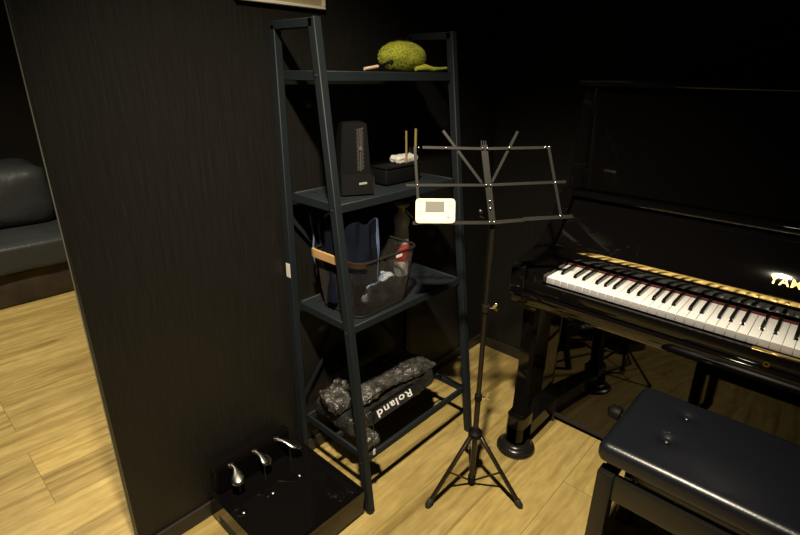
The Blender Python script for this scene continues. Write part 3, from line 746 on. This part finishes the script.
# fallboard
hz = .806
b = N(); box2(b, (PX0+.047, -.499, KZ+.017), (PX1-.047, -.480, hz), .002); fbl = pobj('fallboard_base', b)
b = N(); bx(b, (PC, -.4985, hz+.0070), (PX1-PX0-.1, .006, .0165), Matrix.Rotation(radians(9), 3, 'X'), .0012, 2); pobj('brass_hinge', b, M_brass, fbl, label='long brass hinge strip')
tf = radians(36.6)
fdir = Vector((0, sin(tf), cos(tf))); fn = Vector((0, -cos(tf), sin(tf)))
f0 = Vector((0, -.492, hz+.013)); 
b = N(); c0 = f0+fdir*.088-fn*.009; bx(b, (PC, c0.y, c0.z), (PX1-PX0-.098, .018, .176), Matrix.Rotation(-tf, 3, 'X'), .003); fb = pobj('fallboard', b)
lc = f0+fdir*.042+fn*.0003
b = text_bm('YAMAHA', .033, .0004, (1, 0, 0), fn, (PC, lc.y, lc.z), spacing=1.12, sx=1.0); pobj('lettering', b, M_gold, fb, label='gold brand lettering')
# shelf strip above fallboard, upper panel, lid
b = N(); box2(b, (PX0+.046, -.405, .968), (PX1-.046, -.33, .984), .003); pobj('music_shelf', b)
b = N(); prism(b, [(-.336, .985), (-.318, .985), (-.296, 1.319), (-.314, 1.319)], PX0+.046, PX1-.046, 'x', .002); pobj('upper_panel', b)
b = N(); box2(b, (PX0-.012, -.345, 1.322), (PX1+.012, YB, 1.343), .004); pobj('top_lid', b)
# lower case
b = N(); box2(b, (PX0+.046, -.336, .030), (PX1-.046, -.315, .646), .002); pobj('lower_panel', b)
b = N(); box2(b, (PX0+.046, -.337, .026), (PX1-.046, -.305, .048), .002); pobj('bottom_rail', b, M_rubber)
b = N(); box2(b, (PX0+.01, -.06, .06), (PX1-.01, YB, 1.28), .002); pobj('back_board', b, M_satin)
# legs and toe blocks
for s, x in ((1, PX0+.036), (-1, PX1-.036)):
    b = N()
    prof = [(.030, .645), (.030, .620), (.024, .612), (.021, .600), (.0185, .36), (.021, .19), (.026, .180), (.028, .165)]
    rings = []
    for hw, z in prof:
        rings.append([b.verts.new((x+sx*hw, -.585+sy*hw, z)) for sx, sy in ((-1, -1), (1, -1), (1, 1), (-1, 1))])
    for A, Bq in zip(rings, rings[1:]):
        for k in range(4): b.faces.new((A[k], A[(k+1) % 4], Bq[(k+1) % 4], Bq[k]))
    b.faces.new(rings[0]); b.faces.new(rings[-1][::-1])
    pobj('leg', b)
    b = N()
    hw = .036; yf = -.628
    foot = [(x-hw+.014, yf), (x+hw-.014, yf), (x+hw, yf+.018), (x+hw, -.27), (x-hw, -.27), (x-hw, yf+.018)]
    def zt(y): return .165 if y < -.54 else .125
    for (z0_, z1_, y1_) in ((.055, .165, -.545), (.055, .118, -.27)):
        poly = [(x-hw+.014, yf), (x+hw-.014, yf), (x+hw, yf+.018), (x+hw, y1_), (x-hw, y1_), (x-hw, yf+.018)]
        prism(b, poly, z0_, z1_, 'z', .003)
    pobj('toe_block', b)
    b = N(); box2(b, (x-hw, -.34, .0), (x+hw, -.05, .055), .002); pobj('floor_runner', b)
    b = N(); lathe(b, (x, -.585, .020), [(.012, 0), (.020, .004), (.022, .018), (.020, .032), (.012, .036)], 20); pobj('caster', b, M_brass)
for k in (-1, 0, 1):
    b = N(); bar(b, (PC+k*.09, -.30, .075), (PC+k*.09, -.37, .070), .022, .006, (0, 0, 1), .002); pobj('pedal', b, M_brass)
for s, x in ((1, PX0+.036), (-1, PX1-.036)):
    b = N(); lathe(b, (x, -.585, 0), [(.062, 0), (.071, .003), (.073, .010), (.070, .016), (.062, .019), (.062, .024), (.056, .028), (.054, .034), (.046, .040), (.036, .040), (.034, .0195), (.001, .0195)], 40)
    tag(obj('caster_cup', b, M_satin), ('round black stepped caster cup under the left front foot of piano' if s > 0 else 'round black stepped caster cup under the right front foot of piano'), 'caster cup', 'caster cups under the piano feet')

# ------------------------------------------------------------------ bench
bxa, bxb, bya, byb, bz = .968, 1.61, -.964, -.615, .50
t = thing('piano_bench', 'black padded piano bench with side height knob in front of keyboard', 'bench', ((bxa+bxb)/2, (bya+byb)/2, 0))
b = N(); nx, ny = 90, 58; hgt = .058; rr = .022; grid = []
cxm, cym = (bxa+bxb)/2, (bya+byb)/2
tufts = [(x+(.012 if y > -.75 else 0), y) for x in (1.094, 1.485) for y in (-.700, -.835)]
def edgeprof(d):   # height drop as function of distance from side
    return 0 if d >= rr else rr-sqrt(max(0, rr*rr-(rr-d)**2))
us = [0, .003, .008, .016, .03, .05]
def axis(n):
    a = [0, .15, .35, .6, 1.0]
    lo_ = [rr*q for q in a]
    return lo_
def coords(a, c, n):
    q = [rr*k for k in (0, .06, .16, .3, .5, .75, 1.0)]
    mid = [a+rr+(c-a-2*rr)*k/n for k in range(1, n)]
    return [a+k for k in q]+mid+[c-k for k in q[::-1]]
xs_, ys_2 = coords(bxa, bxb, nx), coords(bya, byb, ny)
for x in xs_:
    row = []
    for y in ys_2:
        dx = min(x-bxa, bxb-x); dy = min(y-bya, byb-y)
        ex, ey = max(0, rr-dx), max(0, rr-dy); e = min(rr, sqrt(ex*ex+ey*ey))
        # pull corner points inside a rounded outline
        X, Y = x, y
        if ex > 0 and ey > 0:
            q = sqrt(ex*ex+ey*ey)
            if q > rr:
                k = rr/q
                X = (bxa+rr-ex*k) if x < cxm else (bxb-rr+ex*k)
                Y = (bya+rr-ey*k) if y < cym else (byb-rr+ey*k)
        z = bz-(rr-sqrt(max(0, rr*rr-e*e)))
        z += .006*(1-((x-cxm)/(bxb-bxa)*2)**2)*(1-((y-cym)/(byb-bya)*2)**2)
        for (tx_, ty_) in tufts:
            d2 = (x-tx_)**2+(y-ty_)**2
            z -= .014*exp(-d2/(2*.012**2))+.003*exp(-d2/(2*.03**2))
        row.append(b.verts.new((X, Y, z)))
    grid.append(row)
for i in range(len(xs_)-1):
    for j in range(len(ys_2)-1): b.faces.new((grid[i][j], grid[i+1][j], grid[i+1][j+1], grid[i][j+1]))
loop = [grid[i][0] for i in range(len(xs_))]+[grid[-1][j] for j in range(1, len(ys_2))]+[grid[i][-1] for i in range(len(xs_)-2, -1, -1)]+[grid[0][j] for j in range(len(ys_2)-2, 0, -1)]
pr = loop
for z, ins in ((bz-.040, -.0), (bz-.050, .003), (bz-.054, .010)):
    cur = []
    for v in loop:
        d = Vector((cxm-v.co.x, cym-v.co.y, 0)); 
        dx = ins if v.co.x < cxm else -ins; dy = ins if v.co.y < cym else -ins
        cur.append(b.verts.new((v.co.x+dx*(1 if abs(v.co.x-cxm) > (bxb-bxa)/2-.03 else 0), v.co.y+dy*(1 if abs(v.co.y-cym) > (byb-bya)/2-.03 else 0), z)))
    for k in range(len(pr)): b.faces.new((pr[k], pr[(k+1) % len(pr)], cur[(k+1) % len(pr)], cur[k]))
    pr = cur
b.faces.new(pr)
seat = obj('seat_cushion', b, M_leather, t)
for (x, y) in tufts:
    b = N(); lathe(b, (x, y, bz-.0105+.004), [(.0085, -.002), (.0085, .001), (.006, .0035), (.001, .0045)], 18); obj('tuft_button', b, M_leather, seat)
b = N(); box2(b, (bxa+.03, bya+.03, bz-.065), (bxb-.03, byb-.03, bz-.054), .002); obj('seat_board', b, M_satin, t)
b = N(); box2(b, (bxa+.06, bya+.075, .375), (bxb-.06, bya+.095, .434), .002); box2(b, (bxa+.06, byb-.095, .375), (bxb-.06, byb-.075, .434), .002)
box2(b, (bxa+.06, bya+.075, .375), (bxa+.08, byb-.075, .434), .002); box2(b, (bxb-.08, bya+.075, .375), (bxb-.06, byb-.075, .434), .002)
obj('inner_frame', b, M_satin, t)
fz = .412
lx0, lx1, ly0, ly1 = bxa+.010, bxb-.010, bya+.004, byb-.004
for x, sx in ((lx0, 1), (lx1, -1)):
    for y, sy in ((ly0, 1), (ly1, -1)):
        b = N(); box2(b, (x, y, 0), (x+sx*.042, y+sy*.042, fz), .004); obj('leg', b, M_satin, t)
for (a, c) in (((lx0+.042, ly0+.006, fz-.075), (lx1-.042, ly0+.028, fz-.004)), ((lx0+.042, ly1-.028, fz-.075), (lx1-.042, ly1-.006, fz-.004)),
               ((lx0+.006, ly0+.042, fz-.075), (lx0+.028, ly1-.042, fz-.004)), ((lx1-.028, ly0+.042, fz-.075), (lx1-.006, ly1-.042, fz-.004))):
    b = N(); box2(b, a, c, .003); obj('apron', b, M_satin, t)
b = N()
for x in (lx0+.07, lx1-.07):
    bar(b, (x, ly0+.05, .34), (x, ly1-.05, .43), .012, .006, (1, 0, 0), .001); bar(b, (x+.01, ly0+.05, .43), (x+.01, ly1-.05, .34), .012, .006, (1, 0, 0), .001)
obj('scissor_lift', b, M_stand, t)
b = N(); lathe(b, (bxa+.055, -.775, .470), [(.006, 0), (.006, .060), (.019, .062), (.021, .068), (.021, .088), (.018, .092), (.001, .092)], 20, (-1, 0, 0)); obj('height_knob', b, M_blackpl, t)
b = N(); lathe(b, (bxa-.039, -.775, .470), [(.006, -.001), (.012, .001), (.010, .003), (.001, .004)], 16, (-1, 0, 0)); obj('knob_cap', b, M_chrome, t)
